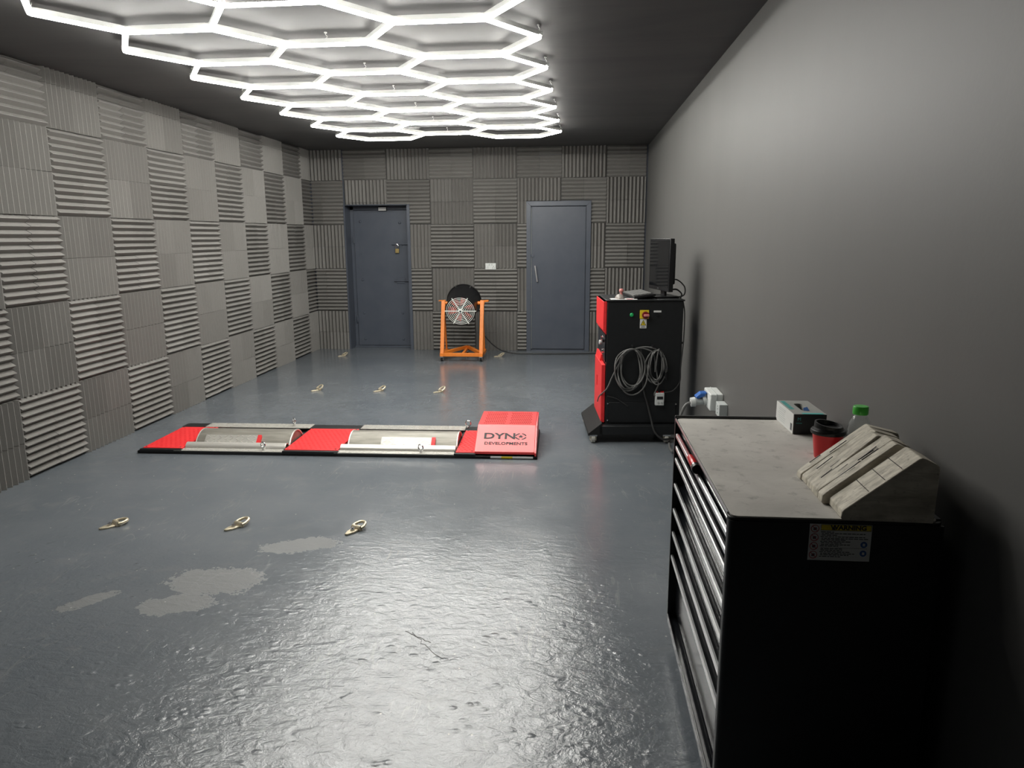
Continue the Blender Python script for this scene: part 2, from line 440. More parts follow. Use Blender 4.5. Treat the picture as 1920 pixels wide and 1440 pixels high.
# ------------------------------------------------------------------ door 1: recessed steel door
d1 = bpy.data.objects.new('door_1', None); COL.objects.link(d1); d1.location = (D1[0], YB, 0); d1['kind'] = 'structure'
d1['label'] = 'recessed dark blue riveted steel door with padlocked bolt'
W1 = D1[1] - D1[0]
yd = .19
MB().box((.055, yd, .03), (W1 - .055, yd + .045, 1.955)).build('door_leaf', 'bluegrey', d1, .003)
mb = MB()
mb.box((0, yd + .02, 0), (.05, .27, 2.01)).box((W1 - .05, yd + .02, 0), (W1, .27, 2.01)).box((0, yd + .02, 1.96), (W1, .27, 2.015)).box((.0, yd - .01, 0), (W1, .27, .025))
mb.build('door_frame', 'bluegrey', d1, .003)
mb = MB().box((W1 - .012, -.035, 0), (W1 + .03, .0, D1[2] + .012)).box((-.002, -.035, D1[2]), (W1, 0, D1[2] + .012)).box((-.02, -.03, 0), (.0, 0, D1[2] + .012))
mb.build('edge_trim', 'bluegrey', d1)
for (x, z) in [(.15, 1.80), (.72, 1.78), (.15, .98), (.15, .5), (.72, .5), (.15, .12), (.72, .12)]:
    MB().lathe([(0, .010), (.012, .009), (.018, .004), (.02, 0)], (0, 0, 0), 10, Matrix.Translation((x, yd, z)) @ Matrix.Rotation(R(90), 4, 'X')).build('rivet', 'bluegrey', d1)
for z in (1.55, .42):
    MB().cyl((.05, yd - .01, z - .05), (.05, yd - .01, z + .05), .011, n=10).build('hinge', 'bluegrey', d1)
for z, x0, x1 in ((1.482, .60, .85), (.965, .62, .86)):
    b = MB().box((x0 + .03, yd - .012, z - .035), (x0 + .15, yd, z + .03)).build('bolt_plate', 'bluegrey', d1, .002)
    MB().cyl((x0, yd - .022, z), (x1, yd - .022, z), .008, n=10).build('bolt_rod', 'bluegrey', b)
MB().box((.135, yd - .006, 1.33), (.165, yd, 1.46)).build('keyhole_plate', 'bluegrey', d1, .002)
l = MB().box((.425, yd - .034, 1.945), (.545, yd - .0, 1.995)).build('door_label', 'blackplast', d1)
for z in (1.950, 1.974): MB().box((.430, yd - .036, z), (.540, yd - .034, z + .017)).build('print_line', 'paper', l)
pk = thing('padlock', 'small brass padlock hanging from the upper bolt of the dark blue steel door', 'padlock', (D1[0] + .677, YB + yd - .026, 1.385))
MB().box((-.028, -.012, -.025), (.028, .012, .035)).build('body', 'brass', pk, .004)
MB().tube(spline([(-.018, 0, .03), (-.018, 0, .075), (0, 0, .098), (.018, 0, .075), (.018, 0, .03)], 6), .006, 8).build('shackle', 'chrome', pk)

# ------------------------------------------------------------------ door 2: framed flush door
d2 = bpy.data.objects.new('door_2', None); COL.objects.link(d2); d2.location = (D2[0], YB, 0); d2['kind'] = 'structure'
d2['label'] = 'flush blue-grey door with mitred frame and slanted pull handle'
W2 = D2[1] - D2[0]; H2 = D2[2]
for nm, prof in (('frame_side', [(0, 0), (.062, 0), (.062, H2 - .062), (0, H2)]), ('frame_side', [(W2, 0), (W2 - .062, 0), (W2 - .062, H2 - .062), (W2, H2)]), ('frame_head', [(0, H2), (.062, H2 - .062), (W2 - .062, H2 - .062), (W2, H2)])):
    MB().prism(prof, 'y', -.055, .0).build(nm, 'bluegrey', d2, .003)
MB().box((.072, -.03, .03), (W2 - .07, .0, H2 - .07)).build('door_leaf', 'bluegrey', d2, .003)
MB().box((.062, -.012, 0), (W2 - .062, 0, H2 - .062)).build('door_stop', 'bluegrey', d2)
MB().box((.062, -.04, 0), (W2 - .062, 0, .016)).build('threshold', 'bluegrey', d2)
MB().box((.0645, -.034, .03), (.0695, -.012, H2 - .08)).build('edge_strip', 'whitedim', d2)
MB().bar((.118, -.06, 1.185), (.150, -.06, .965), .02, .014, (0, 1, 0)).build('pull_handle', 'alu', d2, .003)
for (x, z) in ((.118, 1.18), (.150, .97)): MB().cyl((x, -.06, z), (x, -.028, z), .007, n=8).build('handle_post', 'alu', d2)
MB().box((.05, -.04, 1.30), (.105, -.028, 1.34)).build('latch', 'bluegrey', d2, .002)

# ------------------------------------------------------------------ double socket on the back wall
so = thing('double_power_socket', 'white double power socket among foam tiles between the two doors', 'socket', (-1.15, YB - FOAM, 1.178))
fp = MB().box((-.073, -.010, -.043), (.073, .04, .043)).build('face_plate', 'white', so, .003); ct = MB()
for x in (-.04, .04):
    for dx, dz in ((0, .012), (-.011, -.010), (.011, -.010)): ct.box((x + dx - .0035, -.0152, dz - .018), (x + dx + .0035, .012, dz - .006))
carve(fp, ct)
for x in (-.018, .018): MB().box((x - .008, -.014, .012), (x + .008, -.009, .034)).build('rocker_switch', 'whitedim', so, .001)

# ================================================================== HEXAGON LIGHT GRID
HZ = 2.690; TH, TDX, TDY = .488, .254, .384
hx = thing('hexagon_light_grid', 'glowing white honeycomb of LED tubes hung under the ceiling', 'ceiling light', (-1.43, 5.95, HZ), R(-.7))
cy0 = 8.26 - 5.95
edges = set(); nodes = set()
def key(p): return (round(p[0], 3), round(p[1], 3))
def hexagon(cx, cy):
    v = [(cx - TH / 2 - TDX, cy), (cx - TH / 2, cy + TDY), (cx + TH / 2, cy + TDY), (cx + TH / 2 + TDX, cy), (cx + TH / 2, cy - TDY), (cx - TH / 2, cy - TDY)]
    for a, b in zip(v, v[1:] + v[:1]):
        edges.add(tuple(sorted((key(a), key(b))))); nodes.add(key(a))
for k in range(7):
    for sx in (-1, 1): hexagon(sx * (TH + TDX), cy0 - 2 * TDY * k)
for k in range(6): hexagon(0, cy0 - TDY - 2 * TDY * k)
LT = .40
tm = {}
def tube_meshes(L):
    L = round(L, 3)
    if L not in tm:
        t = MB().cyl((-L / 2, 0, 0), (L / 2, 0, 0), .0135, n=10, caps=False).mesh('tube'); t.materials.append(M['tube'])
        h = MB()
        prof = [(-.0155, .003), (-.0155, .010), (-.011, .030), (.011, .030), (.0155, .010), (.0155, .003), (.0105, .0125), (-.0105, .0125)]
        h.prism(prof, 'x', -L / 2 + .02, L / 2 - .02); hm = h.mesh('tube_housing'); hm.materials.append(M['housing'])
        tm[L] = (t, hm)
    return tm[L]
for (a, b) in sorted(edges):
    d = math.hypot(b[0] - a[0], b[1] - a[1]); ang = math.atan2(b[1] - a[1], b[0] - a[0])
    t, h = tube_meshes(d - .012)
    o = link('tube', t, hx); o.location = ((a[0] + b[0]) / 2, (a[1] + b[1]) / 2, 0); o.rotation_euler = (0, 0, ang)
    link('tube_housing', h, o)
nb = {}
for a, b in edges: nb.setdefault(a, []).append(b); nb.setdefault(b, []).append(a)
for p in sorted(nodes):
    mb = MB(); mb.cyl((0, 0, .006), (0, 0, .030), .016, n=12)
    for q in nb[p]:
        a = math.atan2(q[1] - p[1], q[0] - p[0]); c, s = math.cos(a), math.sin(a)
        mb.bar((0, 0, .019), (c * .045, s * .045, .019), .027, .020)
    o = mb.build('connector', 'housing', hx, .003); o.location = (p[0], p[1], 0)
def hook(x, y):
    g_ = ZC - HZ
    mb = MB().tube(spline([(0, 0, g_), (0, 0, .052), (.008, 0, .044), (.006, 0, .034), (-.006, 0, .030), (-.003, 0, .022)], 5), .0022, 6)
    mb.cyl((0, 0, g_ - .006), (0, 0, g_), .009, n=10)
    o = mb.build('ceiling_hook', 'hooks', hx); o.location = (x, y, 0)
for k in range(7):
    hook(TH * 1.5 + TDX * 2 - .008, cy0 - 2 * TDY * k); hook(-TH * 1.5 - TDX * 2 + .008, cy0 - 2 * TDY * k); hook(0, cy0 - 2 * TDY * k)

# ================================================================== ROLLER DYNAMOMETER
dy = thing('roller_dynamometer', 'red and silver twin roller dynamometer sunk into the floor with raised red box', 'dynamometer', (-3.27, 5.01, 0), R(1.1))
LD, WD = 3.02, .77
mb = MB()
mb.box((0, 0, 0), (LD, .05, .022)).box((0, WD - .05, 0), (LD, WD, .022)).box((0, 0, 0), (.05, WD, .022)).box((LD - .5, 0, 0), (LD, WD, .022))
mb.box((.3, .05, .0), (.36, WD - .05, .022)).box((1.11, .05, 0), (1.57, WD - .05, .022)).box((2.37, .05, 0), (2.55, WD - .05, .022)).box((.0, .05, 0), (.36, WD - .05, .02))
mb.build('frame', 'black', dy, .004)
MB().box((.15, .08, -.36), (2.5, .66, -.34)).build('pit_tray', 'black', dy)
def red_plate(x0, x1):
    p = MB().box((x0, .03, .022), (x1, .635, .04)).build('red_grip_plate', 'red', dy, .002)
    n = max(3, int((x1 - x0) / .035))
    mb = MB()
    for i in range(n):
        for j in range(15):
            x = x0 + (i + .5 + (.25 if j % 2 else -.25)) * (x1 - x0) / n; y = .07 + j * .036
            mb.box((x - .008, y - .004, .04), (x + .008, y + .004, .0415))
    mb.build('grip_tread', 'red', p)['kind'] = 'stuff'
    for (x, y) in ((x0 + .02, .05), (x1 - .02, .05), (x0 + .02, .615), (x1 - .02, .615)): MB().cyl((x, y, .04), (x, y, .044), .007, n=8).build('screw', 'chrome', p)
    MB().box((x0 - .01, .635, .022), (x1 + .01, .75, .042)).build('black_edge_plate', 'black', dy, .003)
    MB().box((x0 - .01, .0, .0), (x1 + .01, .03, .036)).build('black_edge_plate', 'black', dy, .003)
red_plate(.03, .335); red_plate(1.13, 1.535); red_plate(2.42, 2.56)
def checker_strip(x0, x1, y0, y1, z):
    p = MB().box((x0, y0, z - .006), (x1, y1, z)).build('checker_plate_strip', 'checker', dy, .001)
    mb = MB(); n = int((x1 - x0) / .045); rows = max(2, int((y1 - y0) / .03))
    for i in range(n):
        for j in range(rows):
            x = x0 + (i + .5) * (x1 - x0) / n; y = y0 + (j + .5) * (y1 - y0) / rows; s = 1 if (i + j) % 2 else -1
            mb.bar((x - .013, y - .009 * s, z), (x + .013, y + .009 * s, z), .006, .004)
    mb.build('raised_tread', 'steel', p)['kind'] = 'stuff'
for (x0, x1) in ((.345, 1.12), (1.545, 2.41)):
    checker_strip(x0 - (.12 if x0 < 1 else 0), x1, .63, .755, .045)
    checker_strip(x0 - (.06 if x0 < 1 else .03), x1, .0, .075, .03)
    r = MB().cyl((x0 + .03, .312, -.055), (x1 - .0, .312, -.055), .17, n=64, caps=False).build('main_roller', 'roller', dy)
    for xe in (x0 + .03, x1 - .002): MB().ring((xe, .312, -.055), (1, 0, 0), .167, .006, 48).build('roller_rim', 'steel', r)
    mb = MB().cyl((x0 + .034, .312, -.055), (x0 + .036, .312, -.055), .166, n=40).cyl((x1 - .006, .312, -.055), (x1 - .004, .312, -.055), .166, n=40)
    mb.build('roller_end', 'roller', r)
    f = MB().cyl((x0 + .0, .106, .026), (x1 + .0, .106, .026), .040, n=32, caps=False).build('front_roller', 'steel', dy)
    for xe in (x0, x1): MB().ring((xe, .106, .026), (1, 0, 0), .038, .003, 28).build('roller_rim', 'steel', f)
    MB().cyl((x0 + .004, .106, .026), (x1 - .012, .106, .026), .0385, n=24).build('roller_core', 'steel', f)
    MB().box((x1 - .004, .05, .02), (x1 + .02, .60, .036)).build('bearing_plate', 'black', dy, .002)
for (x0, x1) in ((.45, .86), (1.83, 2.215)):
    o = MB().add([(x0, .150, .048), (x1, .150, .048), (x1, .205, .098), (x0, .205, .098), (x0, .155, .042), (x1, .155, .042), (x1, .215, .088), (x0, .215, .088)],
                 [(0, 1, 2, 3), (4, 7, 6, 5), (0, 4, 5, 1), (2, 6, 7, 3), (1, 5, 6, 2), (0, 3, 7, 4)]).build('checker_ramp', 'checker', dy)
    mb = MB(); n = int((x1 - x0) / .045); d = Vector((0, .055, .05))
    for i in range(n):
        for j in range(3):
            c = Vector((x0 + (i + .5) * (x1 - x0) / n, .150, .048)) + d * ((j + .5) / 3); s = 1 if (i + j) % 2 else -1
            mb.bar(c - Vector((.013, 0, 0)) - d * .1 * s, c + Vector((.013, 0, 0)) + d * .1 * s, .006, .004, (0, -.65, .75))
    mb.build('raised_tread', 'steel', o)['kind'] = 'stuff'
    MB().prism([(.140, .03), (.145, .044), (.206, .100), (.216, .03)], 'x', x1, x1 + .03).build('red_ramp_end', 'red', o)
def eye_bolt(x, y, z=.045, az=.5):
    mb = MB().cyl((x, y, z - .01), (x, y, z + .012), .009, n=10).ring((x, y, z + .038), (math.sin(az), math.cos(az), 0), .022, .006, 24, 8)
    mb.build('eye_bolt', 'chrome', dy)
eye_bolt(.963, .70, az=.9); eye_bolt(.965, .038, .03); eye_bolt(2.43, .70, az=.2); eye_bolt(2.16, .038, .03)
# the raised red box
bx0, bx1 = 2.56, 3.0
prof = [(.02, .03), (.02, .05), (.285, .185), (.715, .185), (.735, .165), (.735, .03)]
bxo = MB().prism(prof, 'x', bx0, bx1).build('red_cover_box', 'redsatin', dy, .003, sharp=12)
MB().prism([(.012, .0), (.012, .045), (.285, .18), (.73, .178), (.75, .16), (.75, .0)], 'x', bx1, bx1 + .012).build('side_plate', 'redsatin', bxo)
mb = MB()
for i in range(22):
    for j in range(9):
        x = bx0 + .045 + i * .0165 + (.008 if j % 2 else 0); y = .33 + j * .041
        if 9.7 < i + (.5 if j % 2 else 0) < 11.8: continue
        mb.cyl((x, y, .175), (x, y, .20), .0073, n=8)
carve(bxo, MB().prism([(.04, .02), (.04, .052), (.288, .183), (.714, .183), (.732, .163), (.732, .02)], 'x', bx0 + .004, bx1 - .004))   # folded sheet, hollow inside
carve(bxo, mb)
sl = math.atan2(.135, .265); L_ = math.hypot(.135, .265); nrm = Vector((0, -math.sin(sl), math.cos(sl)))
def onslope(x, t): return Vector((x, .02, .05)) + Vector((0, .265, .135)) * t + nrm * .0008
rs = (sl, 0, 0)
mbL = MB()
text('lettering', 'DYN', .088, 'ink', bxo, onslope(bx0 + .175, .56), rs, sx=1.30, weight=.0022)
c = onslope(bx0 + .333, .56); ex = Vector((1, 0, 0)); ey = Vector((0, math.cos(sl), math.sin(sl)))
mb = MB()
for q in range(4):
    a0 = R(90 * q + 12); pts = []
    for i in range(9): t = a0 + R(66) * i / 8; pts.append(t)
    for t0, t1 in zip(pts[:-1], pts[1:]):
        quad = [c + ex * (r_ * 1.22) * math.cos(t) + ey * r_ * math.sin(t) for r_, t in ((.027, t0), (.036, t0), (.036, t1), (.027, t1))]
        mb.add(quad, [(0, 1, 2, 3)])
star = [c + ex * 1.15 * (.02 if i % 2 == 0 else .0085) * math.sin(R(36 * i)) + ey * (.02 if i % 2 == 0 else .0085) * math.cos(R(36 * i)) for i in range(10)]
mb.add([c] + star, [(0, 1 + i, 1 + (i + 1) % 10) for i in range(10)])
mb.build('star_emblem', 'ink', bxo)
text('lettering', 'DEVELOPMENTS', .040, 'ink', bxo, onslope(bx0 + .225, .295), rs, sx=1.10, weight=.0009)
lb = MB().box((bx0 + .12, -.002, .008), (bx1 - .01, .0, .022)).build('strip_label', 'paper', dy)
MB().box((bx0 + .2, -.0028, .008), (bx0 + .28, -.001, .022)).build('yellow_band', 'yellow', lb)

# ================================================================== FLOOR ANCHOR RINGS
def anchor(x, y, rz, tilt, label, mesh=[None]):
    t = thing('tie_down_anchor', label, 'anchor ring', (x, y, 0), rz, 'tie-down rings bolted to the floor')
    MB().prism([(-.024, .012), (.024, .012), (.024, -.035), (.010, -.078), (-.004, -.082), (-.02, -.045)], 'z', 0, .011).build('base_plate', 'zinc', t, .003)
    MB().tube(spline([(-.03, .012, .012), (.03, .012, .014)], 4), .015, 10).build('sleeve', 'zinc', t)
    MB().cyl((0, -.022, .011), (0, -.022, .021), .0125, n=6).cyl((0, -.022, .021), (0, -.022, .027), .006, n=8).build('bolt', 'chrome', t)
    pts = [(-.03, 0, 0), (-.032, .022, 0), (-.02, .05, 0), (0, .058, 0), (.02, .05, 0), (.032, .022, 0), (.03, 0, 0)]
    o = MB().tube(spline([(a, b, 0) for a, b, _ in pts], 6), .0085, 8).build('ring', 'zinc', t)
    o.location = (0, .012, .016); o.rotation_euler = (tilt, 0, 0)
    return t
anchor(-2.575, 3.66, R(-38), R(4), 'zinc tie-down ring before the dynamometer, on the foam wall side')
anchor(-1.87, 3.70, R(-32), R(14), 'zinc tie-down ring before the dynamometer, middle one of its row')
anchor(-1.19, 3.70, R(-25), R(12), 'zinc tie-down ring before the dynamometer, beside the bare concrete patch')
anchor(-2.69, 7.33, R(-35), R(35), 'zinc tie-down ring behind the dynamometer, on the foam wall side')
anchor(-2.02, 7.34, R(-40), R(30), 'zinc tie-down ring behind the dynamometer, middle one of its row')
anchor(-1.38, 7.33, R(-45), R(35), 'zinc tie-down ring behind the dynamometer, in line with the fan')
anchor(-3.12, 9.55, R(-40), R(25), 'zinc tie-down ring on the floor before the recessed steel door')
anchor(-.985, 9.62, R(-60), R(30), 'zinc tie-down ring on the floor beside the orange fan stand')

# ================================================================== FAN ON ORANGE STAND
fn = thing('cooling_fan', 'black drum fan with wire grille on an orange wheeled stand', 'fan', (-1.43, 9.23, 0))
XA, XB_ = -.265, .245
for x, xo in ((XA, -1), (XB_, 1)):
    MB().bar((x, .0, .06), (x, .20, .77), .05, .045, (0, 1, 0)).build('post', 'orange', fn, .004)
    MB().bar((x + .0, .36, .08), (x, .215, .74), .022, .03, (0, 1, 0)).build('rear_strut', 'orange', fn, .002)
    MB().bar((x, -.03, .085), (x, .38, .085), .05, .045).build('base_rail', 'orange', fn, .004)
MB().bar((XA, -.0, .085), (XB_, -.0, .085), .045, .045).build('front_bar', 'orange', fn, .004)
for x in (XA, XB_): MB().bar((x, .02, .10), (0, .50, .115), .04, .04).build('brace', 'orange', fn, .003)
MB().bar((0, .0, .085), (0, .5, .1), .03, .03).build('centre_bar', 'orange', fn, .003)
for (x, y) in ((XA, -.02), (XB_, -.02), (0, .48)):
    cst = MB().box((x - .02, y - .02, .05), (x + .02, y + .02, .066)).build('castor', 'chrome', fn)
    MB().cyl((x - .012, y + .01, .026), (x + .012, y + .01, .026), .026, n=16).build('wheel', 'rubber', cst)
    MB().box((x - .02, y - .012, .02), (x - .016, y + .025, .055)).box((x + .016, y - .012, .02), (x + .02, y + .025, .055)).build('fork', 'chrome', cst)
tilt = R(17)
# drum axis: forward (-y) and slightly downwards
TM = Matrix.Translation((-.012, .20, .715)) @ Matrix.Rotation(R(90) + tilt, 4, 'X')   # local +z -> -y, dipping
LF, LB = .21, -.15
dr = MB().lathe([(.182, LF - .012), (.186, LF), (.196, LF), (.196, LF - .02), (.192, LF - .025), (.200, .0), (.216, LB + .06), (.221, LB + .03), (.229, LB + .03), (.229, LB), (.221, LB), (.216, LB + .02), (.188, .0), (.182, LF - .012)], (0, 0, 0), 48, TM).build('drum', 'blackplast', fn)
mb = MB()
for rr in (.05, .072, .094, .116, .138, .16, .18):
    mb.ring(TM @ Vector((0, 0, LF + .012)), TM.to_3x3() @ Vector((0, 0, 1)), rr, .0034, 36, 5)
gr = mb.build('grille', 'grille', fn)
for q in range(3):
    a = R(60 * q); c, s = math.cos(a), math.sin(a)
    MB().bar(TM @ Vector((-c * .203, -s * .203, LF + .01)), TM @ Vector((c * .203, s * .203, LF + .01)), .011, .006, TM.to_3x3() @ Vector((0, 0, 1))).build('spoke', 'grille', gr)
MB().lathe([(0, LF + .022), (.03, LF + .02), (.034, LF + .012), (.034, LF + .006)], (0, 0, 0), 20, TM).build('badge', 'grille', gr)
MB().cyl(TM @ Vector((0, 0, LF + .020)), TM @ Vector((0, 0, LF + .0245)), .011, n=12).build('badge_print', 'ink', gr)
mb = MB()
for q in range(6):
    a = R(60 * q + 10)
    v = []
    for r_, w_, h_ in ((.05, .045, .030), (.11, .065, .024), (.172, .08, .018)):
        for sg in (-1, 1):
            v.append(TM @ Vector((r_ * math.cos(a) - sg * w_ * math.sin(a) * .6, r_ * math.sin(a) + sg * w_ * math.cos(a) * .6, LF - .07 + sg * h_)))
    mb.add(v, [(0, 1, 3, 2), (2, 3, 5, 4)])
bl = mb.build('blades', 'bladered', fn); sm = bl.modifiers.new('s', 'SOLIDIFY'); sm.thickness = .003
MB().cyl(TM @ Vector((0, 0, -.08)), TM @ Vector((0, 0, LF - .045)), .055, n=24).build('motor', 'blackplast', fn)
MB().cyl(TM @ Vector((0, 0, -.105)), TM @ Vector((0, 0, -.1)), .19, n=32).build('rear_guard', 'blackplast', fn)
for a in (65, 115):
    p = TM @ Vector((.227 * math.cos(R(a)), -.227 * math.sin(R(a)) , LB + .02)); MB().cyl(p, p + TM.to_3x3() @ Vector((0, 0, .02)), .008, n=8).build('bolt', 'chrome', dr)
for a in (65, 115):
    p = TM @ Vector((.225 * math.cos(R(a)), .225 * math.sin(R(a)), LB + .02)); MB().cyl(p, p + TM.to_3x3() @ Vector((0, 0, .02)), .008, n=8).build('bolt', 'chrome', dr)
MB().cyl((XA - .005, .20, .735), (XA + .07, .20, .735), .02, n=12).build('pivot', 'orange', fn)
MB().cyl((XB_ - .06, .20, .735), (XB_ + .03, .20, .735), .024, n=12).build('pivot', 'orange', fn)
MB().bar((XA - .06, .19, .765), (XA + .03, .19, .77), .03, .012).build('clamp_handle', 'orange', fn, .002)
k_ = MB().bar((XB_ + .02, .2, .76), (XB_ + .085, .19, .765), .04, .025).build('clamp_handle', 'orange', fn, .003)
o = MB().tube(spline([(-1.20, 9.62, .30), (-1.10, 9.72, .16), (-.98, 9.80, .06), (-.80, 9.84, .012), (-.5, 9.83, .009), (0, 9.86, .009), (.40, 9.92, .009), (.7, 9.85, .009), (.82, 9.3, .009)], 8), .008, 8).build('fan_power_cable', 'cable')
tag(o, 'thin black cable trailing along the floor from the fan past the blue-grey door', 'cable')

# ================================================================== CONTROL CABINET
CW, CD, CH = .578, .52, 1.10
cb = thing('control_cabinet', 'black control cabinet with red door panels on a castor base beside the plain wall', 'cabinet', (.256, 5.60, 0), R(4))
MB().box((0, 0, .14), (CW, CD, CH)).build('body', 'black', cb, .004)
MB().box((-.01, -.008, CH), (CW + .008, CD, CH + .012)).build('top_panel', 'black', cb, .003)
lowp = MB().box((.03, -.006, .15), (CW - .03, .0, .315)).build('lower_panel', 'black', cb, .002)
for (x, z) in ((.018, .305), (CW - .03, .30), (.018, .17)): MB().cyl((x, -.009, z), (x, .001, z), .006, n=8).build('screw', 'chrome', cb)
MB().prism([(-.018, .86), (-.002, .845), (-.002, 1.10), (-.03, 1.10)], 'y', .0, CD).build('upper_red_panel', 'red', cb, .003)
MB().prism([(-.03, .88), (-.03, 1.10), (-.004, 1.10), (-.004, .85)], 'y', -.002, CD + .0).build('upper_red_panel', 'red', cb, .003)
MB().box((-.012, .01, .63), (0, CD, .845)).build('switch_recess', 'blackgloss', cb, .002)
for (y, z, mm) in ((.10, .79, 'blackplast'), (.22, .79, 'chrome'), (.34, .74, 'paper'), (.15, .70, 'chrome')): MB().cyl((-.022, y, z), (-.011, y, z), .018, n=14).build('control_knob', mm, cb)
rd = MB().box((-.034, .005, .15), (-.004, CD, .61)).build('lower_red_door', 'red', cb, .003)
carve(rd, MB().box((-.05, .30, .38), (.01, .36, .47)))
MB().prism([(-.032, .60), (-.004, .60), (-.004, .66), (-.018, .66)], 'y', .20, CD).build('door_lip', 'red', rd)
base = MB().box((-.05, -.07, .07), (CW - .0, CD + .02, .14)).build('castor_base', 'black', cb, .004)
MB().add([(-.135, -.07, .08), (-.135, .62, .08), (-.03, .62, .165), (-.03, -.07, .165), (-.135, -.07, .06), (-.135, .62, .06), (-.02, .62, .06), (-.02, -.07, .06)],
         [(0, 3, 2, 1), (0, 1, 5, 4), (4, 5, 6, 7), (0, 4, 7, 3), (1, 2, 6, 5), (2, 3, 7, 6)]).build('sloped_foot_plate', 'rubber', cb, .003)
for (x, y) in ((-.095, -.04), (.475, -.04), (-.10, .55), (.5, .50)):
    cs = MB().box((x - .03, y - .03, .058), (x + .03, y + .03, .07)).build('castor', 'chrome', cb)
    MB().cyl((x - .016, y, .036), (x + .016, y, .036), .036, n=24).build('wheel', 'tyre', cs, .004)
    MB().cyl((x - .02, y, .036), (x + .02, y, .036), .012, n=12).build('hub', 'chrome', cs)
    MB().box((x - .024, y - .02, .02), (x - .02, y + .02, .06)).box((x + .02, y - .02, .02), (x + .024, y + .02, .06)).build('fork', 'zinc', cs)
# switches on the near face
def fx(x): return (x - .256) / .998
MB().lathe([(0, .012), (.010, .011), (.0145, .006), (.0155, 0)], (0, 0, 0), 18, Matrix.Translation((fx(.442), 0, .997)) @ Matrix.Rotation(R(90), 4, 'X')).build('green_lamp', 'greenlamp', cb)
ip = MB().box((fx(.503), -.006, .968), (fx(.572), 0, 1.034)).build('isolator_plate', 'yellow', cb, .002)
MB().cyl((fx(.545), -.006, .997), (fx(.545), -.022, .997), .027, n=20).build('isolator_ring', 'maroon', ip)
MB().box((fx(.530), -.045, .987), (fx(.570), -.02, 1.004)).build('isolator_handle', 'pink', ip, .004)
wp = MB().box((fx(.506), -.003, .895), (fx(.556), 0, .965)).build('warning_sticker', 'paper', cb)
MB().prism([(fx(.509), .917), (fx(.553), .917), (fx(.531), .960)], 'y', -.0042, -.003).build('triangle', 'ink', wp)
MB().prism([(fx(.5145), .920), (fx(.5475), .920), (fx(.531), .953)], 'y', -.005, -.0041).build('triangle_fill', 'yellow', wp)
MB().prism([(fx(.534), .946), (fx(.526), .934), (fx(.531), .934), (fx(.527), .923), (fx(.536), .937), (fx(.531), .937)], 'y', -.0058, -.005).build('bolt_symbol', 'ink', wp)
MB().box((fx(.513), -.0038, .901), (fx(.548), -.003, .904)).box((fx(.516), -.0038, .907), (fx(.545), -.003, .910)).build('print_line', 'inkgrey', wp)
MB().box((fx(.608), -.003, 1.016), (fx(.665), 0, 1.030)).build('name_label', 'paper', cb)
MB().cyl((fx(.636), 0, .997), (fx(.636), -.012, .997), .011, n=14).build('push_button', 'blackgloss', cb)
for x in (.448, .60):
    MB().tube(spline([(fx(x), 0, .765), (fx(x), -.05, .76), (fx(x), -.06, .775)], 5), .005, 7).build('cable_hook', 'black', cb)
o = MB().tube(spline([(CW + .002, .03, 1.09), (CW + .012, .01, 1.0), (CW + .01, .0, .8), (CW - .004, -.005, .6), (CW - .008, -.01, .48), (CW - .06, -.02, .41), (fx(.70), -.02, .395)], 8), .005, 7).build('side_cable', 'cable', cb)
MB().box((CW, .02, .77), (CW + .014, .04, .785)).build('cable_clip', 'black', cb)

# coiled cables hung on the near face (world coordinates via the cabinet's frame)
CM = Matrix.Translation((.256, 5.60, 0)) @ Matrix.Rotation(R(4), 4, 'Z')
def W(x, z, d=.03): return CM @ Vector((fx(x), -d, z))
rr_ = random.Random(5)
def coil(cx, cz, rx, rz, loops, seed, ylo=.012, yhi=.055, drift=(0, 0)):
    q = random.Random(seed); pts = []
    for l in range(loops):
        ox, oz, s_ = q.uniform(-.03, .03) + drift[0] * l, q.uniform(-.03, .03) + drift[1] * l, q.uniform(.74, 1.12)
        for i in range(12):
            t = R(90 - 30 * i)
            topw = max(0, math.sin(t)) ** 2
            pts.append(W(cx + ox * (1 - topw) + rx * s_ * math.cos(t), cz + (oz - abs(oz) * 0) * (1 - topw) + rz * (s_ if math.sin(t) < 0 else 1) * math.sin(t), ylo + (yhi - ylo) * q.random()))
    return pts
c1 = coil(.445, .575, .102, .165, 6, 1); c1 += [W(.47, .74), W(.55, .755), W(.63, .735), W(.685, .66), W(.705, .585), W(.712, .545)]
o = MB().tube(spline(c1, 5), .0058, 7).build('coiled_cable', 'cablelt')
tag(o, 'large loose coil of grey cable hung on the black cabinet, reaching across both hooks', 'cable')
pl = MB().cyl(W(.712, .55), W(.716, .50), .012, n=10); 
p_ = MB().cyl(W(.712, .555), W(.717, .50), .013, .010, n=10).build('cable_connector', 'blackplast', o)
c2 = coil(.645, .605, .068, .125, 5, 9); c2 = [W(.628, .64), W(.63, .56)] + c2 + [W(.655, .48), W(.655, .45), W(.63, .39), W(.635, .37)]
o = MB().tube(spline(c2, 5), .0052, 7).build('coiled_cable', 'cablelt')
tag(o, 'small tight coil of grey cable hung above the white meter box on the black cabinet', 'cable')
o = MB().tube(spline([W(.60, .72), W(.52, .745), W(.42, .72), W(.35, .62), W(.30, .52), W(.262, .43), CM @ Vector((-.045, .02, .36)), CM @ Vector((-.05, .10, .30))], 7), .0052, 7).build('trailing_cable', 'cablelt')
tag(o, 'grey cable falling from the cabinet hooks round the red lower door', 'cable')
o = MB().tube(spline([W(.27, .365, .012), W(.34, .345, .012), W(.40, .305, .012), W(.43, .285, .012)], 6), .005, 7).build('short_cable', 'cable')
tag(o, 'short cable end with pointed tip lying against the lower cabinet panel', 'cable')
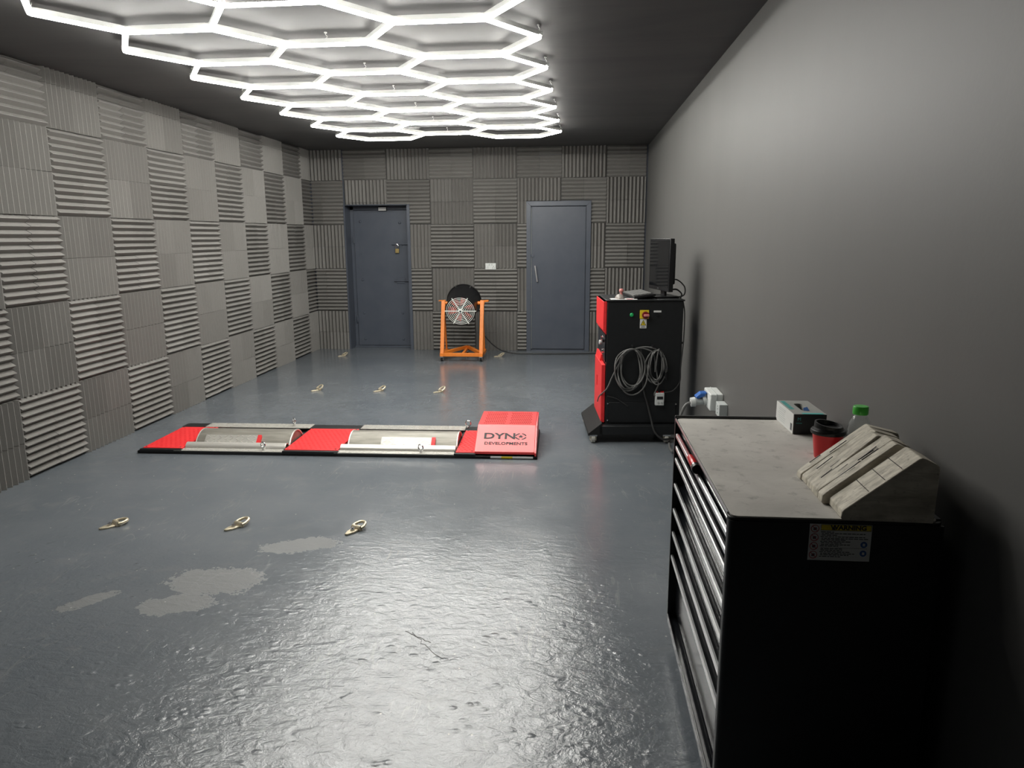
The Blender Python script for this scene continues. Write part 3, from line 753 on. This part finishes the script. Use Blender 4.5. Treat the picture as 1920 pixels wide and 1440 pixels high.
o = MB().tube(spline([W(.515, .74, .02), W(.530, .55, .03), W(.545, .42, .03), W(.575, .32, .02), W(.605, .20, .05), W(.63, .10, .09), W(.69, .045, .10), W(.76, .035, .06), W(.82, .02, .0)], 8), .008, 8).build('mains_lead', 'cable')
tag(o, 'thick black lead running down the cabinet face to its castor base', 'cable')
mt_ = thing('meter_box', 'small white meter box with dark display hanging on the black cabinet', 'meter', W(.672, .345, .004), R(4))
MB().box((-.034, -.032, -.05), (.034, 0, .05)).build('case', 'white', mt_, .004)
MB().box((-.022, -.034, .0), (.024, -.031, .022)).build('display', 'ink', mt_)
for x in (-.02, .012, .026): MB().cyl((x, -.016, .045), (x, -.016, .060), .006, n=8).build('terminal', 'redgloss', mt_)
for x in (-.012, .014): MB().cyl((x, -.036, -.025), (x, -.030, -.025), .007, n=10).build('button', 'whitedim', mt_)

# ------------------------------------------------------------------ things on the cabinet
ZT = CH + .012
mo = thing('monitor', 'black flat screen monitor standing on the control cabinet', 'monitor', (.664, 5.875, ZT), R(102.8))
mw = .235
pn = MB().box((-mw, -.035, .055), (mw, .0, .455)).build('bezel', 'blackplast', mo, .004)
MB().box((-mw + .016, -.0005, .085), (mw - .016, .0015, .439)).build('screen', 'screen', mo)
MB().box((-mw + .03, -.062, .11), (mw - .03, -.03, .42)).build('rear_housing', 'blackplast', mo, .012)
MB().bar((0, -.045, .012), (0, -.045, .2), .09, .02, (0, 1, 0)).build('stand_neck', 'blackplast', mo, .003)
MB().prism([(-.12, -.13), (.12, -.13), (.14, .06), (.09, .085), (-.09, .085), (-.14, .06)], 'z', 0, .014).build('stand_base', 'blackplast', mo, .004)
MB().box((-.02, .0, .063), (.02, .002, .073)).build('badge', 'chrome', mo)
MB().box((mw - .06, -.045, .055), (mw - .03, -.03, .06)).build('foot_bracket', 'blackplast', mo)
o = MB().tube(spline([(.735, 5.86, 1.24), (.80, 5.84, 1.25), (.855, 5.80, 1.20), (.85, 5.76, 1.14), (.80, 5.76, ZT + .008)], 8), .005, 7).build('monitor_cable', 'cable')
tag(o, 'thin black cable looping behind the monitor down to the cabinet top', 'cable')
o = MB().tube(spline([(.745, 5.80, 1.17), (.79, 5.77, 1.18), (.825, 5.73, 1.15), (.815, 5.70, ZT + .008)], 8), .006, 7).build('monitor_cable', 'cable')
tag(o, 'thicker short black cable at the foot of the monitor', 'cable')
kb = thing('keyboard', 'worn black keyboard with pale keys beside the monitor', 'keyboard', (.515, 5.89, ZT), R(98))
kt = Matrix.Rotation(R(-7), 4, 'X')
MB().box((-.215, -.085, .004), (.215, .085, .022), Matrix.Translation((0, 0, .008)) @ kt).build('case', 'blackplast', kb, .004)
kme = {}
for r_ in range(5):
    x = -.205
    for c_ in range(14):
        wk = .0255 if (c_ + r_) % 7 else .034
        if x + wk > .205: break
        o = MB().box((x, .062 - r_ * .029, .024), (x + wk - .004, .062 - r_ * .029 + .023, .034), Matrix.Translation((0, 0, .008)) @ kt).build('key', 'keys', kb)
        x += wk
pa = thing('paper_sheet', 'white printed sheet lying at the edge of the cabinet top', 'paper', (.285, 5.62, ZT), R(4))
MB().box((0, 0, 0), (.20, .11, .0015)).build('sheet', 'paper', pa)
MB().box((.12, .01, .0015), (.17, .06, .002)).build('printed_patch', 'redprint', pa)
ms = thing('computer_mouse', 'rounded brown-grey mouse lying on the paper sheet', 'mouse', (.352, 5.71, ZT + .0015), R(100))
mb = MB(); nn_ = 10
for i in range(nn_ + 1):
    t = i / nn_; x = -.058 + .116 * t; wdt = .034 * math.sin(math.pi * (.12 + .78 * t)) ** .5; h = .036 * math.sin(math.pi * (.06 + .88 * t)) ** .7
    for j in range(9):
        a = math.pi * j / 8; mb.v.append((x, wdt * math.cos(a), h * math.sin(a)))
for i in range(nn_):
    for j in range(8): A = i * 9 + j; mb.f.append((A, A + 1, A + 10, A + 9))
mb.f.append(tuple(range(9))); mb.f.append(tuple(nn_ * 9 + j for j in range(9))); 
mb.build('shell', 'tan', ms)
MB().box((.018, -.004, .030), (.034, .004, .037)).build('scroll_wheel', 'rubber', ms)
rb = thing('red_knob_cap', 'small pinkish red capped post standing behind the mouse', 'knob', (.372, 5.82, ZT))
MB().lathe([(0, 0), (.014, 0), (.014, .02), (.009, .026), (.009, .04), (.016, .046), (.018, .058), (.012, .068), (0, .071)], (0, 0, 0), 18).build('cap', 'pink', rb)

# ================================================================== WALL SOCKETS BY THE CABINET
ws = thing('industrial_socket', 'white industrial socket box on the plain wall behind the tool chest', 'socket', (XR, 4.755, .54))
MB().box((-.083, -.115, -.055), (0, .115, .055)).build('box', 'white', ws, .006)
MB().box((-.045, -.118, -.057), (-.041, .118, .057)).build('lid_seam', 'whitedim', ws)
MB().cyl((-.083, .02, -.005), (-.105, .02, -.012), .036, n=24).build('socket_collar', 'white', ws)
MB().prism([(-.10, .02), (-.145, .0), (-.16, .012), (-.125, .042), (-.085, .045)], 'y', -.015, .055).build('hinged_cap', 'bluecap', ws, .006)
pg = thing('mains_plug', 'grey industrial plug with cable pushed into the white socket box', 'plug', (XR - .10, 4.775, .526))
MB().cyl((0, 0, 0), (-.06, -.005, -.010), .027, .025, n=20).build('body', 'whitedim', pg)
MB().cyl((-.055, -.005, -.009), (-.085, -.006, -.013), .032, .030, n=12).build('clamp_nut', 'white', pg)
MB().tube(spline([(-.08, -.006, -.013), (-.115, -.01, -.03), (-.14, -.02, -.075), (-.155, 0, -.16), (-.15, .2, -.40), (-.12, .6, -.515), (-.11, .75, -.515)], 8), .0095, 8).build('lead', 'cablelt', pg)
w2 = thing('small_wall_socket', 'small white surface socket beside the industrial socket box', 'socket', (XR, 4.555, .522))
sb = MB().box((-.052, -.055, -.045), (0, .055, .038)).build('box', 'whitedim', w2, .003); ct = MB()
for z in (-.025, .0, .017): ct.box((-.06, -.015, z - .005), (-.03, .01, z + .004))
carve(sb, ct)

# ================================================================== TOOL CHEST
TX0, TX1, TY0, TY1, TZ0, TZ1 = .390, .898, 1.741, 2.745, .075, .915
tc = thing('tool_chest', 'black steel tool chest with long bright drawer handles against the plain wall', 'tool chest', (TX0, TY0, 0))
DX, DY = TX1 - TX0, TY1 - TY0
def rrect(x0, x1, y0, y1, r, corners=('a', 'b', 'c', 'd'), n=6):
    P = []
    for nm, cx, cy, a0 in (('a', x0 + r, y0 + r, 180), ('b', x1 - r, y0 + r, 270), ('c', x1 - r, y1 - r, 0), ('d', x0 + r, y1 - r, 90)):
        if nm in corners: P += [(cx + r * math.cos(R(a0 + 90 * i / n)), cy + r * math.sin(R(a0 + 90 * i / n))) for i in range(n + 1)]
        else: P.append({'a': (x0, y0), 'b': (x1, y0), 'c': (x1, y1), 'd': (x0, y1)}[nm])
    return P
MB().prism(rrect(0, DX, 0, .028, .012, ('a',)), 'z', TZ0, TZ1 - .012).build('side_panel', 'black', tc)
MB().prism(rrect(0, DX, DY - .02, DY, .008, ('d',)), 'z', TZ0, TZ1 - .004).build('side_panel', 'black', tc)
MB().box((DX - .02, .02, TZ0), (DX, DY - .02, TZ1 + .0)).build('back_panel', 'black', tc)
MB().box((0.004, .02, TZ0), (DX - .02, DY - .018, TZ0 + .02)).build('base_panel', 'blackgloss', tc, .002)
MB().box((.0, .02, TZ0), (.006, DY - .018, TZ0 + .035)).build('bottom_lip', 'blackgloss', tc, .002)
tp = MB().prism(rrect(0, DX, 0, DY, .022), 'z', TZ1 - .012, TZ1 - .004).build('top_tray', 'black', tc, .002)
MB().box((.018, .02, TZ1 - .058), (DX - .02, DY - .018, TZ1 - .010)).build('tray_band', 'blackgloss', tc, .002)
MB().prism(rrect(.006, DX - .012, .003, DY - .018, .02), 'z', TZ1 - .006, TZ1).build('rubber_mat', 'mattop', tc, .001)
MB().box((0, DY - .012, TZ1 - .02), (DX, DY, TZ1 + .008)).build('rear_rim', 'blackgloss', tc, .002)
MB().box((.0, .03, TZ1 - .006), (.003, DY - .02, TZ1 + .001)).build('edge_trim', 'alu', tc)
rails = [.845, .797, .750, .648, .546, .450, .352]
tops = [z + .012 for z in rails]; bots = tops[1:] + [TZ0 + .025]
for i, (zt, zb) in enumerate(zip(tops, bots)):
    d = MB().box((.036, .031, zb + .004), (.056, DY - .023, zt)).build('drawer', 'blackgloss', tc, .003)
    MB().box((.056, .04, zb + .01), (DX - .03, DY - .03, zt - .008)).build('drawer_box', 'black', d)
    # full-width pull: a lipped rail standing proud of the drawer front
    MB().prism([(.036, zt - .010), (.012, zt - .010), (.012, zt - .014), (.036, zt - .014)], 'y', .031, DY - .023).build('rail_web', 'blackgloss', d)
    MB().prism([(.012, zt), (.006, zt), (.003, zt - .003), (.003, zt - .014), (.012, zt - .014)], 'y', .031, DY - .023).build('pull_rail', 'alu', d)
    if zt - zb > .07:
        MB().prism([(.036, zt - .03), (.028, zt - .036), (.028, zb + .03), (.036, zb + .024)], 'y', .034, DY - .026).build('drawer_face', 'blackgloss', d)
for (x, y) in ((.09, .09), (DX - .09, .09), (.09, DY - .09), (DX - .09, DY - .09)):
    cs = MB().box((x - .03, y - .03, .062), (x + .03, y + .03, TZ0 + .002)).build('castor', 'black', tc)
    MB().cyl((x - .014, y, .032), (x + .014, y, .032), .032, n=18).build('wheel', 'rubber', cs)
    MB().box((x - .02, y - .015, .02), (x - .016, y + .015, .064)).box((x + .016, y - .015, .02), (x + .02, y + .015, .064)).build('fork', 'zinc', cs)
# warning sticker on the near side panel
sx0, sx1, sz0, sz1 = .584 - TX0, .731 - TX0, .807, .902
sk = MB().box((sx0, -.0008, sz0), (sx1, .0005, sz1)).build('warning_label', 'paper', tc)
SW, SH = sx1 - sx0, sz1 - sz0
def sp(u, v): return sx0 + u * SW, sz0 + v * SH
def srect(u0, v0, u1, v1, d=.0012):
    a, b = sp(u0, v0), sp(u1, v1); return (a[0], -d, a[1]), (b[0], -.0006, b[1])
MB().box(*srect(.185, .835, .985, .985)).build('yellow_banner', 'yellow', sk)
fr = MB()
for q in ((.18, .98, .99, .99), (.18, .83, .99, .84), (.18, .83, .186, .99), (.984, .83, .99, .99)): fr.box(*srect(*q, .0014))
fr.build('banner_outline', 'ink', sk)
text('lettering', 'WARNING', .0155, 'ink', sk, (sp(.625, .908)[0], -.0014, sp(.625, .908)[1]), (R(90), 0, 0), .0003, sx=1.12, weight=.0006)
a, b, c = sp(.355, .85), sp(.415, .85), sp(.385, .965); MB().prism([a, b, c], 'y', -.0016, -.001).build('alert_triangle', 'ink', sk)
for v in (.87, .63, .39, .15):
    c = sp(.085, v)
    s_ = MB().ring((c[0], -.001, c[1]), (0, 1, 0), .0092, .0010, 24, 4).bar((c[0] - .006, -.001, c[1] + .006), (c[0] + .006, -.001, c[1] - .006), .0014, .0006, (0, 1, 0)).build('prohibition_sign', 'redprint', sk)
    MB().box((c[0] - .0035, -.0009, c[1] - .004), (c[0] + .004, -.0006, c[1] + .003)).build('pictogram', 'inkgrey', s_)
for v in (.46, .22):
    c = sp(.89, v); s_ = MB().cyl((c[0], -.0014, c[1]), (c[0], -.0006, c[1]), .0080, n=20).build('mandatory_sign', 'blueprint', sk)
    MB().box((c[0] - .0028, -.0018, c[1] - .0034), (c[0] + .0028, -.0013, c[1] + .0034)).build('pictogram', 'paper', s_)
q = random.Random(2)
for i, (v, e) in enumerate([(.775, .40), (.735, .9), (.69, .47), (.645, .9), (.60, .95), (.56, .6), (.515, .7), (.475, .53), (.43, .67), (.39, .48), (.315, .56), (.275, .55), (.23, .68), (.185, .75), (.145, .66), (.10, .55)]):
    mb = MB(); u = .20 if i % 3 else .185
    while u < e - .02:
        wl_ = q.uniform(.03, .08); mb.box(*srect(u, v, min(u + wl_, e), v + .02, .001)); u += wl_ + .012
    mb.build('text_line', 'ink', sk)
MB().box(*srect(.2, .352, .95, .358, .001)).build('rule_line', 'ink', sk)

# ------------------------------------------------------------------ things on the tool chest
rt_ = thing('red_handled_driver', 'red handled driver with black and chrome end resting on the top drawer rail', 'screwdriver', (.3925, 2.235, .8725))
ax = Vector((-.0, 1, .0))
MB().cyl((0, 0, 0), (0, .026, 0), .0155, n=16).build('end_cap', 'blackplast', rt_, .003)
MB().cyl((0, .024, 0), (0, .038, 0), .0135, n=16).build('collar', 'chrome', rt_)
MB().cyl((0, .037, 0), (0, .075, 0), .0115, .0135, n=16).cyl((0, .075, 0), (0, .135, 0), .0135, .010, n=16).build('handle', 'redgloss', rt_)
MB().cyl((0, .125, 0), (0, .42, -.004), .0045, n=10).build('shaft', 'maroon', rt_)

gb = thing('glove_box', 'grey and black box of gloves with a slot, standing on the tool chest', 'box', (.764, 2.526, TZ1))
gx, gy, gz = .11, .215, .072
ca = MB().box((0, 0, 0), (gx, gy, gz)).build('carton', 'greycard', gb, .001)
MB().box((.001, -.0012, .001), (gx - .001, .0, gz - .001)).build('end_panel', 'darkcard', gb)
MB().box((-.0012, .001, .001), (0, gy - .001, gz - .001)).build('side_panel', 'paper', gb)
carve(ca, MB().prism(rrect(.042, .072, .055, .165, .013), 'z', .012, gz + .01))
MB().box((.043, .06, .012), (.071, .16, .045)).build('folded_gloves', 'blackplast', gb, .006)
for i in range(6): MB().box((.006, .075 + i * .022, gz), (.022, .09 + i * .022, gz + .0008)).build('teal_stripe', 'teal', gb)
MB().box((.03, .0, gz), (.1, .018, gz + .0006)).build('teal_band', 'teal', gb)
MB().add([(.046, .05, gz + .001), (.066, .048, gz + .001), (.064, .07, gz + .010), (.05, .068, gz + .007)], [(0, 1, 2, 3)]).build('glove_cuff', 'blueprint', gb)
text('lettering', 'M', .016, 'teal', gb, (.018, -.0014, .054), (R(90), 0, 0), .0002)
MB().box((.008, -.0016, .039), (.028, -.001, .041)).build('print_line', 'teal', gb)
q = random.Random(4)
for i in range(7):
    MB().box((-.0017, .10 + q.uniform(-.005, .01), .012 + i * .0075), (-.001, .19 + q.uniform(-.02, .01), .014 + i * .0075)).build('print_line', 'whitedim', gb)
MB().box((-.0018, .012, .010), (-.001, .03, .034)).build('barcode', 'inkgrey', gb)

cp = thing('travel_cup', 'red travel cup with black lid on the tool chest', 'cup', (.788, 2.255, TZ1))
MB().lathe([(0, 0), (.034, 0), (.036, .004), (.046, .085), (.044, .085), (0, .083)], (0, 0, 0), 40).build('cup_body', 'redgloss', cp)
ld = MB().lathe([(.046, .078), (.050, .079), (.0515, .083), (.0515, .088), (.049, .092), (.044, .093), (.042, .098), (.0, .098)], (0, 0, 0), 40).build('lid', 'blackplast', cp)
mb = MB(); n_ = 40
for i in range(n_):
    t = 2 * math.pi * i / n_; hgt = .103 + .012 * (.5 + .5 * math.cos(t - R(150)))
    for r_, z in ((.042, .096), (.041, hgt), (.036, hgt), (.034, .0985)): mb.v.append((r_ * math.cos(t), r_ * math.sin(t), z))
for i in range(n_):
    for j in range(3): A = i * 4 + j; B = ((i + 1) % n_) * 4 + j; mb.f.append((A, B, B + 1, A + 1))
mb.build('lid_rim', 'blackplast', cp)
bt = thing('plastic_bottle', 'clear plastic bottle with bright green cap behind the wooden chocks', 'bottle', (.838, 2.152, TZ1))
MB().lathe([(0, .001), (.026, .0), (.031, .006), (.031, .05), (.029, .055), (.031, .06), (.031, .125), (.027, .145), (.019, .160), (.0155, .166), (.0155, .176), (.0145, .176), (.0145, .166), (.018, .159), (.026, .144), (.0298, .125), (.0298, .06), (.028, .055), (.0298, .05), (.0298, .007), (.025, .003), (0, .003)], (0, 0, 0), 36).build('bottle_body', 'pet', bt)
MB().lathe([(.0205, .166), (.0212, .168), (.0212, .187), (.0195, .190), (0, .190)], (0, 0, 0), 36).build('bottle_cap', 'greencap', bt)

# wooden wheel chocks: sloping boards laid side by side
def chock(name, label, y0, nb, wd, mt, seed, par):
    q = random.Random(seed)
    t = thing(name, label, 'wheel chock', (.645, y0, TZ1), 0, 'wooden wheel chocks on the tool chest')
    y = 0
    for i in range(nb):
        w_ = wd[i]; ox = q.uniform(-.004, .004); oz = q.uniform(-.003, .003) if nb > 1 else 0
        rx = .164 + q.uniform(-.006, .012); rz = .163 + oz; ex = .207 + .04 * i / max(1, nb - 1) + q.uniform(-.006, .006)
        prof = [(ox + .004, 0), (ox, .006), (ox + .001, .022 + oz), (ox + .008, .029 + oz), (rx - .006, rz - .003), (rx, rz), (rx + .01, rz - .003), (ex, rz - .018), (ex + .004, rz - .028), (ex + .002, 0)]
        MB().prism(prof, 'y', y + .0006, y + w_ - .0006).build('board', mt, t, .0025, seg=2)
        y += w_
    return t
a_ = chock('wheel_chock', 'weathered wooden chock of five boards, with a long cracked sloping face', 1.842, 5, [.036, .052, .05, .046, .038], 'woodA', 21, None)
b_ = chock('wheel_chock', 'brown-grey wooden chock with score lines, narrower than its five-board neighbour', 1.735, 1, [.098], 'woodB', 5, None)
b_.rotation_euler = (0, 0, R(-2))
b_.location.x += .008
# scored lines and splits, cut as thin dark grooves on the slopes
def slope_pt(x): return .029 + (x - .008) * (.163 - .029) / (.164 - .008)
gm = MB()
for xq in (.06, .095, .13): gm.bar((xq, .008, slope_pt(xq) + .0004), (xq, .094, slope_pt(xq) + .0004), .0012, .0012)
gm.build('score_line', 'ink', b_)
q = random.Random(8); gm = MB()
for k in range(14):
    x = q.uniform(.02, .11); L2 = q.uniform(.02, .05); y = q.uniform(.01, .21)
    gm.bar((x, y, slope_pt(x) + .0005), (x + L2, y + q.uniform(-.003, .003), slope_pt(x + L2) + .0005), .0013, .002)
gm.build('wood_split', 'ink', a_)
